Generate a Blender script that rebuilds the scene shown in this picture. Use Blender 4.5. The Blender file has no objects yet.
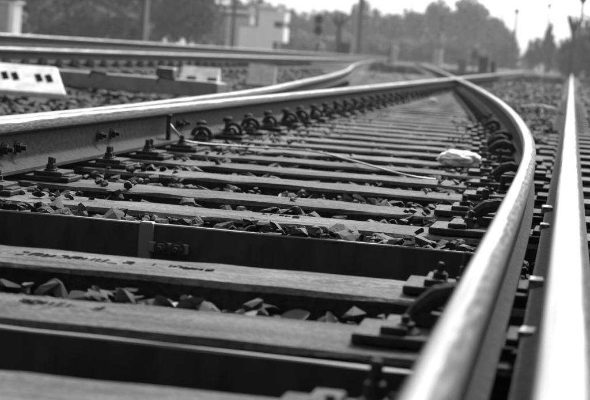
import bpy, bmesh, math, random
import numpy as np
from mathutils import Vector, Matrix
random.seed(7); RNG = np.random.default_rng(7)
R = math.radians
scene = bpy.context.scene
col = scene.collection

# ------------------------------------------------------------------ camera, sky, sun, exposure
RT = 0.40                       # height of the running surface of the turnout rails above the formation
CAM_H = 0.27                    # lens height above the rails
FPX, ROLL = 1600.0, math.atan(0.07)
PITCH = R(5.3375)
cd = bpy.data.cameras.new('camera'); cam = bpy.data.objects.new('camera', cd); col.objects.link(cam)
cd.sensor_width = 36; cd.lens = FPX * 36 / 590; cd.clip_start = 0.05; cd.clip_end = 5000
cam.matrix_world = Matrix.Translation((0, 0, RT + CAM_H)) @ Matrix.Rotation(math.pi / 2 - PITCH, 4, 'X') @ Matrix.Rotation(ROLL, 4, 'Z')
cd.dof.use_dof = True; cd.dof.focus_distance = 4.3; cd.dof.aperture_fstop = 6.8
scene.camera = cam

SUN_AZ, SUN_EL = 19.0, 39.0     # degrees from +Y towards +X, and above the horizon
w = bpy.data.worlds.new('World'); scene.world = w; w.use_nodes = True
nt = w.node_tree; bg = nt.nodes['Background']
sky = nt.nodes.new('ShaderNodeTexSky'); sky.sky_type = 'NISHITA'; sky.sun_disc = False
sky.sun_elevation = R(SUN_EL); sky.sun_rotation = R(SUN_AZ); sky.air_density = 1.0; sky.dust_density = 7.0; sky.ozone_density = 1.0
bw = nt.nodes.new('ShaderNodeRGBToBW')          # the photograph is black and white: so is its sky
nt.links.new(sky.outputs[0], bw.inputs[0]); nt.links.new(bw.outputs[0], bg.inputs[0])
bg.inputs[1].default_value = 0.15
sl = bpy.data.lights.new('sun', 'SUN'); so = bpy.data.objects.new('sun', sl); col.objects.link(so)
sl.energy = 2.0; sl.angle = R(2.5); sl.color = (1, 1, 1)
sdir = Vector((math.sin(R(SUN_AZ)) * math.cos(R(SUN_EL)), math.cos(R(SUN_AZ)) * math.cos(R(SUN_EL)), math.sin(R(SUN_EL))))
so.rotation_euler = sdir.to_track_quat('Z', 'Y').to_euler(); so.location = (30, 20, 60)
vs = scene.view_settings; vs.view_transform = 'Standard'; vs.look = 'None'; vs.exposure = 1.55; vs.gamma = 1.0; vs.use_curve_mapping = False

# ------------------------------------------------------------------ helpers
def ray(u, v):
    x, y = u - 295.0, v - 200.0
    xr = x * math.cos(ROLL) + y * math.sin(ROLL); yr = -x * math.sin(ROLL) + y * math.cos(ROLL)
    return (xr, FPX * math.cos(PITCH) - yr * math.sin(PITCH), -FPX * math.sin(PITCH) - yr * math.cos(PITCH))
def at_z(u, v, z):              # a pixel's point on the level z (above the formation)
    d = ray(u, v); t = (z - RT - CAM_H) / d[2]; return Vector((d[0] * t, d[1] * t, z))
def at_y(u, v, y):              # a pixel's point at the distance y
    d = ray(u, v); t = y / d[1]; return Vector((d[0] * t, y, RT + CAM_H + d[2] * t))

def tag(o, label=None, cat=None, group=None, kind=None):
    if label: o['label'] = label
    if cat: o['category'] = cat
    if group: o['group'] = group
    if kind: o['kind'] = kind
    return o
def empty(name, loc=(0, 0, 0), rz=0.0):
    o = bpy.data.objects.new(name, None); col.objects.link(o); o.location = loc; o.rotation_euler = (0, 0, rz); o.empty_display_size = 0.1
    return o
def link(name, me, parent=None, loc=(0, 0, 0), rz=0.0, scale=None):
    o = bpy.data.objects.new(name, me); col.objects.link(o)
    o.location = loc; o.rotation_euler = (0, 0, rz)
    if scale: o.scale = scale
    if parent: o.parent = parent
    return o

class MB:
    """collects shapes, builds one mesh"""
    def __init__(s): s.v = []; s.f = []; s.m = []
    def add(s, vs_, fs, m=0, mat=None):
        b = len(s.v)
        s.v += [tuple(mat @ Vector(p)) if mat else tuple(p) for p in vs_]
        s.f += [tuple(b + i for i in f) for f in fs]; s.m += [m] * len(fs) if isinstance(m, int) else list(m)
        return s
    def box(s, c, d, m=0, mat=None, bev=0.0):
        bm = bmesh.new(); bmesh.ops.create_cube(bm, size=1)
        for v in bm.verts: v.co = Vector((v.co.x * d[0] + c[0], v.co.y * d[1] + c[1], v.co.z * d[2] + c[2]))
        if bev: bmesh.ops.bevel(bm, geom=list(bm.edges), offset=bev, segments=1, affect='EDGES')
        bm.verts.index_update()
        s.add([v.co.copy() for v in bm.verts], [[v.index for v in f.verts] for f in bm.faces], m, mat); bm.free(); return s
    def lathe(s, prof, n=12, m=0, mat=None, cap=True):
        vs_ = []; fs = []
        for r, z in prof:
            for k in range(n):
                a = 2 * math.pi * k / n; vs_.append((r * math.cos(a), r * math.sin(a), z))
        for i in range(len(prof) - 1):
            for k in range(n):
                fs.append((i * n + k, i * n + (k + 1) % n, (i + 1) * n + (k + 1) % n, (i + 1) * n + k))
        if cap: fs.append(tuple(range(n - 1, -1, -1))); fs.append(tuple((len(prof) - 1) * n + k for k in range(n)))
        return s.add(vs_, fs, m, mat)
    def tube(s, pts, r, n=8, m=0, mat=None):
        pts = [Vector(p) for p in pts]; vs_ = []; fs = []; up = Vector((0, 0, 1))
        for i, p in enumerate(pts):
            t = (pts[min(i + 1, len(pts) - 1)] - pts[max(i - 1, 0)]).normalized()
            a = t.cross(up)
            if a.length < 0.05: a = t.cross(Vector((1, 0, 0)))
            a.normalize(); b = t.cross(a); rr = r[i] if isinstance(r, (list, tuple)) else r
            for k in range(n):
                an = 2 * math.pi * k / n; vs_.append(p + a * math.cos(an) * rr + b * math.sin(an) * rr)
        for i in range(len(pts) - 1):
            for k in range(n): fs.append((i * n + k, i * n + (k + 1) % n, (i + 1) * n + (k + 1) % n, (i + 1) * n + k))
        fs.append(tuple(range(n - 1, -1, -1))); fs.append(tuple((len(pts) - 1) * n + k for k in range(n)))
        return s.add(vs_, fs, m, mat)
    def mesh(s, name, mats, smooth=False):
        me = bpy.data.meshes.new(name); me.from_pydata(s.v, [], s.f)
        for m in (mats if isinstance(mats, (list, tuple)) else [mats]): me.materials.append(m)
        me.polygons.foreach_set('material_index', s.m)
        if smooth: me.polygons.foreach_set('use_smooth', [True] * len(me.polygons))
        bm = bmesh.new(); bm.from_mesh(me); bmesh.ops.recalc_face_normals(bm, faces=bm.faces); bm.to_mesh(me); bm.free()
        me.update(); return me

# ------------------------------------------------------------------ materials (greys only)
def mat(name, lo, hi, scale=20.0, rough=0.8, metal=0.0, bump=0.0, bscale=None, stretch=(1, 1, 1), detail=6, coord='Object', spec=0.5, rvar=0.0):
    m = bpy.data.materials.new(name); m.use_nodes = True; t = m.node_tree; b = t.nodes['Principled BSDF']
    tc = t.nodes.new('ShaderNodeTexCoord'); mp = t.nodes.new('ShaderNodeMapping'); mp.inputs['Scale'].default_value = stretch
    t.links.new(tc.outputs[coord], mp.inputs[0])
    n = t.nodes.new('ShaderNodeTexNoise'); n.inputs['Scale'].default_value = scale; n.inputs['Detail'].default_value = detail; n.inputs['Roughness'].default_value = 0.65
    t.links.new(mp.outputs[0], n.inputs['Vector'])
    cr = t.nodes.new('ShaderNodeValToRGB'); cr.color_ramp.elements[0].position = 0.3; cr.color_ramp.elements[1].position = 0.7
    cr.color_ramp.elements[0].color = (lo, lo, lo, 1); cr.color_ramp.elements[1].color = (hi, hi, hi, 1)
    t.links.new(n.outputs['Fac'], cr.inputs[0]); t.links.new(cr.outputs[0], b.inputs['Base Color'])
    b.inputs['Roughness'].default_value = rough; b.inputs['Metallic'].default_value = metal; b.inputs['Specular IOR Level'].default_value = spec
    if rvar:
        mr = t.nodes.new('ShaderNodeMapRange'); mr.inputs[1].default_value = 0.3; mr.inputs[2].default_value = 0.7
        mr.inputs[3].default_value = rough - rvar; mr.inputs[4].default_value = rough + rvar
        t.links.new(n.outputs['Fac'], mr.inputs[0]); t.links.new(mr.outputs[0], b.inputs['Roughness'])
    if bump:
        n2 = t.nodes.new('ShaderNodeTexNoise'); n2.inputs['Scale'].default_value = bscale or scale * 3; n2.inputs['Detail'].default_value = 6
        t.links.new(mp.outputs[0], n2.inputs['Vector'])
        bp = t.nodes.new('ShaderNodeBump'); bp.inputs['Strength'].default_value = bump; bp.inputs['Distance'].default_value = 0.01
        t.links.new(n2.outputs['Fac'], bp.inputs['Height']); t.links.new(bp.outputs[0], b.inputs['Normal'])
    return m
def per_object(m, lo=0.6, hi=1.5):
    """each object its own shade"""
    t = m.node_tree; b = t.nodes['Principled BSDF']; src = b.inputs['Base Color'].links[0].from_socket
    oi = t.nodes.new('ShaderNodeObjectInfo'); mr = t.nodes.new('ShaderNodeMapRange'); mr.inputs[3].default_value = lo; mr.inputs[4].default_value = hi
    t.links.new(oi.outputs['Random'], mr.inputs[0]); mx = t.nodes.new('ShaderNodeMix'); mx.data_type = 'RGBA'; mx.blend_type = 'MULTIPLY'; mx.inputs[0].default_value = 1
    t.links.new(src, mx.inputs[6]); t.links.new(mr.outputs[0], mx.inputs[7]); t.links.new(mx.outputs[2], b.inputs['Base Color'])
    return m
def by_attr(m, name='shade'):
    t = m.node_tree; b = t.nodes['Principled BSDF']; src = b.inputs['Base Color'].links[0].from_socket
    at = t.nodes.new('ShaderNodeAttribute'); at.attribute_name = name
    mx = t.nodes.new('ShaderNodeMix'); mx.data_type = 'RGBA'; mx.blend_type = 'MULTIPLY'; mx.inputs[0].default_value = 1
    t.links.new(src, mx.inputs[6]); t.links.new(at.outputs['Fac'], mx.inputs[7]); t.links.new(mx.outputs[2], b.inputs['Base Color'])
    return m

M = {}
M['polished'] = mat('polished_rail_top', 0.09, 0.68, 95, rough=0.16, metal=1.0, bump=0.015, bscale=180, stretch=(1, 0.012, 1), coord='UV', rvar=0.05)
M['polished'].node_tree.nodes['Principled BSDF'].inputs['Specular Tint'].default_value = (.29, .29, .29, 1)
def ragged_band(m):
    t = m.node_tree; N = t.nodes.new; b = t.nodes['Principled BSDF']; out = [n for n in t.nodes if n.type == 'OUTPUT_MATERIAL'][0]
    at = N('ShaderNodeAttribute'); at.attribute_name = 'band'; tc = N('ShaderNodeTexCoord')
    mp = N('ShaderNodeMapping'); mp.inputs['Scale'].default_value = (60, 2.2, 1); t.links.new(tc.outputs['UV'], mp.inputs[0])
    n = N('ShaderNodeTexNoise'); n.inputs['Scale'].default_value = 1; n.inputs['Detail'].default_value = 5; n.inputs['Roughness'].default_value = .7; t.links.new(mp.outputs[0], n.inputs['Vector'])
    ma = N('ShaderNodeMath'); ma.operation = 'MULTIPLY_ADD'; ma.inputs[1].default_value = .024; t.links.new(n.outputs['Fac'], ma.inputs[0]); t.links.new(at.outputs['Fac'], ma.inputs[2])
    mr = N('ShaderNodeMapRange'); mr.inputs[1].default_value = .009; mr.inputs[2].default_value = .014; t.links.new(ma.outputs[0], mr.inputs[0])
    d = N('ShaderNodeBsdfPrincipled'); d.inputs['Roughness'].default_value = .85; d.inputs['Specular IOR Level'].default_value = .05
    mp2 = N('ShaderNodeMapping'); mp2.inputs['Scale'].default_value = (110, 12, 1); t.links.new(tc.outputs['UV'], mp2.inputs[0])
    n2 = N('ShaderNodeTexNoise'); n2.inputs['Scale'].default_value = 1; n2.inputs['Detail'].default_value = 7; t.links.new(mp2.outputs[0], n2.inputs['Vector'])
    cr = N('ShaderNodeValToRGB'); cr.color_ramp.elements[0].position = .35; cr.color_ramp.elements[1].position = .65
    cr.color_ramp.elements[0].color = (.02, .02, .02, 1); cr.color_ramp.elements[1].color = (.11, .11, .11, 1); t.links.new(n2.outputs['Fac'], cr.inputs[0]); t.links.new(cr.outputs[0], d.inputs['Base Color'])
    mx = N('ShaderNodeMixShader'); t.links.new(mr.outputs[0], mx.inputs[0]); t.links.new(d.outputs[0], mx.inputs[1]); t.links.new(b.outputs[0], mx.inputs[2]); t.links.new(mx.outputs[0], out.inputs[0])
ragged_band(M['polished'])
M['worn'] = mat('worn_rail_side', 0.02, 0.12, 70, spec=.15, rough=0.6, metal=0.2, bump=0.25, bscale=110, stretch=(1, 0.3, 1), coord='UV', rvar=0.1)
M['rust'] = mat('rusty_rail', 0.007, 0.036, 35, rough=0.85, metal=0.0, bump=0.6, bscale=150, stretch=(1.6, 1.0, 1), coord='UV', spec=0.06)
M['iron'] = mat('dark_greasy_iron', 0.006, 0.026, 40, spec=.04, rough=0.7, metal=0.0, bump=0.5, bscale=120, rvar=0.12)
def dusty(m, v=0.04):
    t = m.node_tree; b = t.nodes['Principled BSDF']; src = b.inputs['Base Color'].links[0].from_socket; N = t.nodes.new
    ge = N('ShaderNodeNewGeometry'); sn = N('ShaderNodeSeparateXYZ'); t.links.new(ge.outputs['Normal'], sn.inputs[0])
    tc = N('ShaderNodeTexCoord'); n = N('ShaderNodeTexNoise'); n.inputs['Scale'].default_value = 28; n.inputs['Detail'].default_value = 6; t.links.new(tc.outputs['Object'], n.inputs['Vector'])
    a = N('ShaderNodeMapRange'); a.inputs[1].default_value = .6; a.inputs[2].default_value = 1.0; t.links.new(sn.outputs['Z'], a.inputs[0])
    c = N('ShaderNodeMapRange'); c.inputs[1].default_value = .38; c.inputs[2].default_value = .62; t.links.new(n.outputs['Fac'], c.inputs[0])
    mu = N('ShaderNodeMath'); mu.operation = 'MULTIPLY'; t.links.new(a.outputs[0], mu.inputs[0]); t.links.new(c.outputs[0], mu.inputs[1])
    mx = N('ShaderNodeMix'); mx.data_type = 'RGBA'; t.links.new(mu.outputs[0], mx.inputs[0]); t.links.new(src, mx.inputs[6]); mx.inputs[7].default_value = (v, v, v, 1)
    t.links.new(mx.outputs[2], b.inputs['Base Color']); return m
dusty(M['iron'])
M['bar'] = mat('stretcher_bar_steel', 0.002, 0.016, 26, stretch=(1, 1, .35), spec=.2, rough=0.5, metal=0.0, bump=0.12, bscale=25, rvar=0.1)
M['stone'] = per_object(mat('ballast_stone', 0.004, 0.027, 55, spec=0.12, rough=0.75, bump=0.5, bscale=140), 0.5, 1.9)
M['stones'] = by_attr(mat('ballast_gravel', 0.004, 0.027, 55, spec=0.12, rough=0.75, bump=0.4, bscale=140))
M['leaf_dry'] = per_object(mat('dry_leaf', 0.03, 0.10, 50, rough=0.6, bump=0.4, bscale=90), 0.6, 1.5)
M['concrete'] = mat('pale_concrete', 0.38, 0.66, 12, rough=0.9, bump=0.4, bscale=60)
M['concrete_white'] = mat('white_concrete', 0.22, 0.5, 8, rough=0.9, bump=0.3, bscale=40)
M['concrete_grey'] = mat('grey_concrete', 0.09, 0.18, 10, rough=0.9, bump=0.5, bscale=50)
M['whitewash'] = mat('whitewashed_wall', 0.75, 0.88, 2.0, rough=0.85)
M['greywall'] = mat('grey_rendered_wall', 0.28, 0.40, 1.5, rough=0.9)
M['window'] = mat('dark_window', 0.02, 0.03, 2, rough=0.15)
M['mast'] = mat('dark_mast_steel', 0.035, 0.07, 4, rough=0.6, metal=0.3)
M['mast_pale'] = mat('pale_mast_paint', 0.3, 0.45, 4, rough=0.6)
M['black'] = mat('black_paint', 0.015, 0.03, 5, rough=0.6)
M['rag'] = mat('white_rag', 0.28, 0.5, 14, rough=0.9, bump=0.5, bscale=40)
M['rag'].node_tree.nodes['Principled BSDF'].inputs['Subsurface Weight'].default_value = .6; M['rag'].node_tree.nodes['Principled BSDF'].inputs['Subsurface Scale'].default_value = .03; M['rag'].node_tree.nodes['Principled BSDF'].inputs['Subsurface Radius'].default_value = (1, 1, 1)
M['cable'] = mat('pale_cable', 0.07, 0.17, 30, rough=0.45)
M['pale_block'] = mat('mottled_pale_block', 0.05, 0.36, 45, rough=0.7, bump=0.4, bscale=90)
M['stamp'] = mat('stamp_and_slot_dark', 0.006, 0.012, 60, rough=1.0, spec=0.0)
M['bark'] = mat('bark', 0.03, 0.06, 3, rough=0.9)
M['foliage'] = by_attr(mat('foliage', 0.025, 0.06, 0.6, rough=0.7))
M['grass'] = by_attr(mat('dry_weeds', 0.05, 0.13, 3, rough=0.8))

def timber_material():
    """creosoted wood: grey weathered upper face with grain and splits, stamped dents, sides with shade painted in"""
    m = mat('sleeper_timber', 0.013, 0.077, 9, rough=0.85, spec=0.12, bump=0.0, stretch=(0.3, 1.2, 1), detail=8)
    t = m.node_tree; b = t.nodes['Principled BSDF']; src = b.inputs['Base Color'].links[0].from_socket
    N = t.nodes.new
    tc = N('ShaderNodeTexCoord'); oi = N('ShaderNodeObjectInfo'); ge = N('ShaderNodeNewGeometry')
    # shift the pattern for each sleeper
    cx = N('ShaderNodeCombineXYZ'); ml = N('ShaderNodeMath'); ml.operation = 'MULTIPLY'; ml.inputs[1].default_value = 37.0
    t.links.new(oi.outputs['Random'], ml.inputs[0]); t.links.new(ml.outputs[0], cx.inputs[2]); t.links.new(ml.outputs[0], cx.inputs[0])
    va = N('ShaderNodeVectorMath'); va.operation = 'ADD'; t.links.new(tc.outputs['Object'], va.inputs[0]); t.links.new(cx.outputs[0], va.inputs[1])
    for n in [n for n in t.nodes if n.type == 'MAPPING']: t.links.new(va.outputs[0], n.inputs[0])
    # blotches
    n2 = N('ShaderNodeTexNoise'); n2.inputs['Scale'].default_value = 5; n2.inputs['Detail'].default_value = 7; t.links.new(va.outputs[0], n2.inputs['Vector'])
    r2 = N('ShaderNodeMapRange'); r2.inputs[1].default_value = 0.3; r2.inputs[2].default_value = 0.7; r2.inputs[3].default_value = 0.42; r2.inputs[4].default_value = 1.3
    t.links.new(n2.outputs['Fac'], r2.inputs[0])
    # dents in a narrow row along the middle of the upper face
    sp = N('ShaderNodeSeparateXYZ'); t.links.new(tc.outputs['Object'], sp.inputs[0])
    ab = N('ShaderNodeMath'); ab.operation = 'ABSOLUTE'; t.links.new(sp.outputs['Y'], ab.inputs[0])
    band = N('ShaderNodeMath'); band.operation = 'LESS_THAN'; band.inputs[1].default_value = 0.034; t.links.new(ab.outputs[0], band.inputs[0])
    mpd = N('ShaderNodeMapping'); mpd.inputs['Scale'].default_value = (34, 26, 1); t.links.new(va.outputs[0], mpd.inputs[0])
    vd = N('ShaderNodeTexNoise'); vd.inputs['Scale'].default_value = 1.6; vd.inputs['Detail'].default_value = 3; t.links.new(mpd.outputs[0], vd.inputs['Vector'])
    th = N('ShaderNodeMath'); th.operation = 'GREATER_THAN'; th.inputs[1].default_value = 0.50; t.links.new(vd.outputs['Fac'], th.inputs[0])
    mpr = N('ShaderNodeMapping'); mpr.inputs['Scale'].default_value = (3.2, 0, 1); t.links.new(va.outputs[0], mpr.inputs[0])
    vr = N('ShaderNodeTexNoise'); vr.inputs['Scale'].default_value = 1.0; vr.inputs['Detail'].default_value = 0; t.links.new(mpr.outputs[0], vr.inputs['Vector'])
    tr = N('ShaderNodeMath'); tr.operation = 'GREATER_THAN'; tr.inputs[1].default_value = 0.52; t.links.new(vr.outputs['Fac'], tr.inputs[0])
    d1 = N('ShaderNodeMath'); d1.operation = 'MULTIPLY'; t.links.new(band.outputs[0], d1.inputs[0]); t.links.new(th.outputs[0], d1.inputs[1])
    d2 = N('ShaderNodeMath'); d2.operation = 'MULTIPLY'; t.links.new(d1.outputs[0], d2.inputs[0]); t.links.new(tr.outputs[0], d2.inputs[1])
    dm = N('ShaderNodeMapRange'); dm.inputs[3].default_value = 1.0; dm.inputs[4].default_value = 0.22; t.links.new(d2.outputs[0], dm.inputs[0])
    # dusty weathered upper face; sides darkened in colour to paint in their shade
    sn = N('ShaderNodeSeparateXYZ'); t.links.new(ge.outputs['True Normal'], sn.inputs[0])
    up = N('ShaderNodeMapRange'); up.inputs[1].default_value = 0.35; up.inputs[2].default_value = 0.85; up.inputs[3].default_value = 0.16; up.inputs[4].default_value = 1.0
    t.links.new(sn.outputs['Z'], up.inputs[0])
    rs = N('ShaderNodeMapRange'); rs.inputs[3].default_value = 0.7; rs.inputs[4].default_value = 1.45; t.links.new(oi.outputs['Random'], rs.inputs[0])
    mpc = N('ShaderNodeMapping'); mpc.inputs['Scale'].default_value = (1.1, 38, 1); t.links.new(va.outputs[0], mpc.inputs[0])
    vc = N('ShaderNodeTexNoise'); vc.inputs['Scale'].default_value = 1.0; vc.inputs['Detail'].default_value = 4; t.links.new(mpc.outputs[0], vc.inputs['Vector'])
    cc = N('ShaderNodeMapRange'); cc.inputs[1].default_value = .60; cc.inputs[2].default_value = .66; cc.inputs[3].default_value = 1.0; cc.inputs[4].default_value = .2; t.links.new(vc.outputs['Fac'], cc.inputs[0])
    ns = N('ShaderNodeTexNoise'); ns.inputs['Scale'].default_value = 70; ns.inputs['Detail'].default_value = 3; t.links.new(va.outputs[0], ns.inputs['Vector'])
    sg = N('ShaderNodeMapRange'); sg.inputs[1].default_value = .35; sg.inputs[2].default_value = .62; sg.inputs[3].default_value = .55; sg.inputs[4].default_value = 1.15; t.links.new(ns.outputs['Fac'], sg.inputs[0])
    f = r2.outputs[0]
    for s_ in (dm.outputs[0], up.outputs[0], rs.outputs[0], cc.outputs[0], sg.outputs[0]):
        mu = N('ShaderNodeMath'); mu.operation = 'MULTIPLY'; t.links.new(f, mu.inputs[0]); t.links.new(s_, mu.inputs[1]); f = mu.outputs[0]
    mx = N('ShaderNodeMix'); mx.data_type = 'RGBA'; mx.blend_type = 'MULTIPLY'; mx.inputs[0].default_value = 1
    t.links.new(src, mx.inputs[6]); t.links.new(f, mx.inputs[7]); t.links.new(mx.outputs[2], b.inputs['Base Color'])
    # relief: grain, grit, dents
    mpg = N('ShaderNodeMapping'); mpg.inputs['Scale'].default_value = (3, 60, 20); t.links.new(va.outputs[0], mpg.inputs[0])
    ng = N('ShaderNodeTexNoise'); ng.inputs['Scale'].default_value = 1.0; ng.inputs['Detail'].default_value = 8; t.links.new(mpg.outputs[0], ng.inputs['Vector'])
    nr = N('ShaderNodeTexNoise'); nr.inputs['Scale'].default_value = 110; nr.inputs['Detail'].default_value = 5; t.links.new(va.outputs[0], nr.inputs['Vector'])
    s1 = N('ShaderNodeMath'); s1.operation = 'ADD'; t.links.new(ng.outputs['Fac'], s1.inputs[0]); t.links.new(nr.outputs['Fac'], s1.inputs[1])
    s2 = N('ShaderNodeMath'); s2.operation = 'SUBTRACT'; t.links.new(s1.outputs[0], s2.inputs[0]); t.links.new(d2.outputs[0], s2.inputs[1])
    bp = N('ShaderNodeBump'); bp.inputs['Strength'].default_value = 0.6; bp.inputs['Distance'].default_value = 0.008
    t.links.new(s2.outputs[0], bp.inputs['Height']); t.links.new(bp.outputs[0], b.inputs['Normal'])
    return m
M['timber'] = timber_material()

def ground_material():
    m = mat('ballast_earth', 0.008, 0.032, 3.0, spec=0.05, rough=0.95, bump=1.0, bscale=28, detail=10)
    return m
M['ground'] = ground_material()

# ------------------------------------------------------------------ where the rails run (plan)
def curve(pts, y0, y1, step=0.25, smooth=0):
    pts = np.array(pts, float); ys = np.arange(y0, y1 + 1e-6, step)
    m = np.gradient(pts[:, 1], pts[:, 0]); xs = np.empty_like(ys)
    for i, y in enumerate(ys):
        if y <= pts[0, 0]: xs[i] = pts[0, 1] + m[0] * (y - pts[0, 0]); continue
        if y >= pts[-1, 0]: xs[i] = pts[-1, 1] + m[-1] * (y - pts[-1, 0]); continue
        k = np.searchsorted(pts[:, 0], y) - 1; h = pts[k + 1, 0] - pts[k, 0]; t = (y - pts[k, 0]) / h
        xs[i] = (2 * t**3 - 3 * t**2 + 1) * pts[k, 1] + (t**3 - 2 * t**2 + t) * h * m[k] + (-2 * t**3 + 3 * t**2) * pts[k + 1, 1] + (t**3 - t**2) * h * m[k + 1]
    return ys, xs
SL = 0.16
TH = math.atan(SL); T = Vector((math.sin(TH), math.cos(TH), 0)); Nn = Vector((math.cos(TH), -math.sin(TH), 0))
Ax = lambda y: -0.9 + 0.1565 * (y - 4.8)
Cx = lambda y: 0.23 + 0.1662 * (y - 1.29)
Bp = [(-3, -0.58), (0.2, -0.065), (1.26, 0.11), (2.0, 0.234), (2.79, 0.365), (3.81, 0.535), (4.65, 0.672), (5.92, 0.852), (8.05, 1.10), (11.32, 1.42), (16.84, 1.86), (27.0, 2.56), (40, 3.4), (64.7, 4.85), (120, 8.2)]
Dp = [(-3, Ax(-3) - .07), (4, Ax(4) - .07), (5.8, Ax(5.8) - .07), (7.72, -0.585), (9.75, -0.36), (14.78, 0.0), (19.5, 0.32), (26.7, 0.70), (40, 1.22), (73, 2.9), (120, 6.0)]
Ep = [(0, -5.1), (15.7, -3.0), (19.6, -2.45), (28.3, -1.25), (40, 0.05), (60, 1.75), (83, 3.1), (120, 4.9)]
Fp = [(0, -7.0), (21.2, -4.03), (26, -3.33), (40, -1.62), (56, 0.3), (75, 2.35), (120, 6.3)]
def make_x(pts):
    ys, xs = curve(pts, -4, 121)
    k = np.ones(9) / 9; pad = np.concatenate([xs[0] + (np.arange(-4, 0)) * (xs[1] - xs[0]), xs, xs[-1] + np.arange(1, 5) * (xs[-1] - xs[-2])]); xs = np.convolve(pad, k, 'valid')
    return lambda y: float(np.interp(y, ys, xs))
Bx, Dx, Ex, Fx = map(make_x, (Bp, Dp, Ep, Fp))
EZ, FZ = 0.10, 0.22              # the neighbouring track lies higher, with cant
def sstep(a, b, x): t = np.clip((x - a) / (b - a), 0, 1); return t * t * (3 - 2 * t)
def gh(x, y):                    # level of the ground
    q = Ex(min(max(y, -3), 120)) - x
    near = 1.0 - sstep(70, 140, y)
    h = 0.115 + near * (0.145 * sstep(-1.5, -0.35, q) + 0.10 * sstep(0.0, 2.2, q))
    return float(h)

# ------------------------------------------------------------------ ground and air
xs = np.concatenate([-np.geomspace(900, 12, 24), np.arange(-11.5, 11.6, 0.25), np.geomspace(12, 900, 24)])
ys = np.concatenate([[-300, -150, -60, -25], np.arange(-10, 60, 0.5), np.geomspace(60, 1200, 30)])
gv = []; gf = []
for j, y in enumerate(ys):
    for i, x in enumerate(xs):
        z = gh(x, y) if -5 < y else 0.115
        if abs(x) < 12 and y < 60: z += 0.012 * math.sin(x * 7.3 + y * 3.1) * math.sin(y * 5.7 - x * 2.2)
        gv.append((x, y, z))
nx = len(xs)
for j in range(len(ys) - 1):
    for i in range(nx - 1): gf.append((j * nx + i, j * nx + i + 1, (j + 1) * nx + i + 1, (j + 1) * nx + i))
g = MB().add(gv, gf).mesh('ground', M['ground'], True)
ground = tag(link('ground', g), 'dark gritty earth and ballast formation under the tracks', kind='structure')

# ------------------------------------------------------------------ rails
RH = 0.156
def rail_profile(hw=1.0, fw=1.0):
    half = [(0.0, 0.0), (0.005, -.0001), (0.010, -0.0003), (0.016, -0.0006), (0.021, -.0017), (0.025, -0.0028), (0.031, -0.0075), (0.0335, -0.014), (0.0335, -0.034), (0.030, -0.040), (0.010, -0.050), (0.0085, -0.060), (0.0085, -0.118), (0.012, -0.127), (0.040, -0.139), (0.068, -0.146), (0.068, -0.156)]
    half = [(x * (hw if z > -.045 else fw if z < -.12 else 1), z) for x, z in half]
    return half + [(-x, z) for x, z in reversed(half[1:])]
PROF = rail_profile(); NP = len(PROF)
def rail_mesh(name, fx, y0, y1, ztop, band, hw, fw, step=0.15):
    PROF = rail_profile(hw, fw); band = (band[0] * hw, band[1] * hw)
    ys_ = [y0]
    while ys_[-1] < y1:
        yv = ys_[-1]; ys_.append(yv + (step if yv < 12 else step * 3 if yv < 40 else step * 8))
    v = []; f = []; uv = []; mi = []
    acc = 0; prof_d = [0]
    for k in range(1, NP + 1):
        a, b = PROF[k - 1], PROF[k % NP]; prof_d.append(prof_d[-1] + math.hypot(b[0] - a[0], b[1] - a[1]))
    s = [0]
    for i, y in enumerate(ys_):
        p = Vector((fx(y), y, 0)); d = Vector((fx(y + .2) - fx(y - .2), .4, 0)).normalized(); n = Vector((d.y, -d.x, 0))
        if i: s.append(s[-1] + (p - pp).length)
        pp = p
        for (a, z) in PROF: v.append((p.x + n.x * a, p.y + n.y * a, ztop + z))
    for i in range(len(ys_) - 1):
        for k in range(NP):
            k2 = (k + 1) % NP; f.append((i * NP + k, (i + 1) * NP + k, (i + 1) * NP + k2, i * NP + k2))
            uv += [(prof_d[k], s[i]), (prof_d[k], s[i + 1]), (prof_d[k + 1], s[i + 1]), (prof_d[k + 1], s[i])]
            z0 = min(PROF[k][1], PROF[k2][1]); xm = (PROF[k][0] + PROF[k2][0]) / 2; mi.append(0 if z0 > -0.015 else 1 if z0 > -0.036 else 2)
    f.append(tuple(range(NP))); f.append(tuple((len(ys_) - 1) * NP + k for k in reversed(range(NP)))); mi += [1, 1]
    me = bpy.data.meshes.new(name); me.from_pydata(v, [], f)
    for m in ('polished', 'worn', 'rust'): me.materials.append(M[m])
    me.attributes.new('band', 'FLOAT', 'POINT').data.foreach_set('value', [min(a - band[0], band[1] - a) for _ in ys_ for a, z in PROF])
    me.polygons.foreach_set('material_index', mi)
    L = me.uv_layers.new(name='UVMap'); uv += [(0, 0)] * (2 * NP)
    L.data.foreach_set('uv', [c for q in uv for c in q])
    me.polygons.foreach_set('use_smooth', [True] * (len(f) - 2) + [False] * 2)
    try: me.set_sharp_from_angle(angle=R(50))
    except Exception: pass
    bm = bmesh.new(); bm.from_mesh(me); bmesh.ops.recalc_face_normals(bm, faces=bm.faces); bm.to_mesh(me); bm.free()
    return me
def rail(fx, y0, y1, z, label, group=None, band=(-.04, .028), hw=.9, fw=.95):
    return tag(link('rail', rail_mesh('rail', fx, y0, y1, z, band, hw, fw)), label, 'rail', group)
railA = rail(Ax, -1, 118, RT, 'straight rail with bolted rusty web, ring clips along its foot')
railB = rail(Bx, -1, 118, RT, 'curved polished rail bending left across the straight rail', None, (-.04, .008), .66, .42)
railC = rail(Cx, -1, 118, RT, 'straight bright polished rail just right of the curved rail', None, (-.034, .027), .82, .85)
railD = rail(Dx, -1, 118, RT, 'rail leaving the bolted straight rail to curve away left of it')
railE = rail(Ex, 2, 118, RT + EZ, 'lower rail of the canted neighbouring track above broken concrete', None, (-.04, .036))
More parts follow.
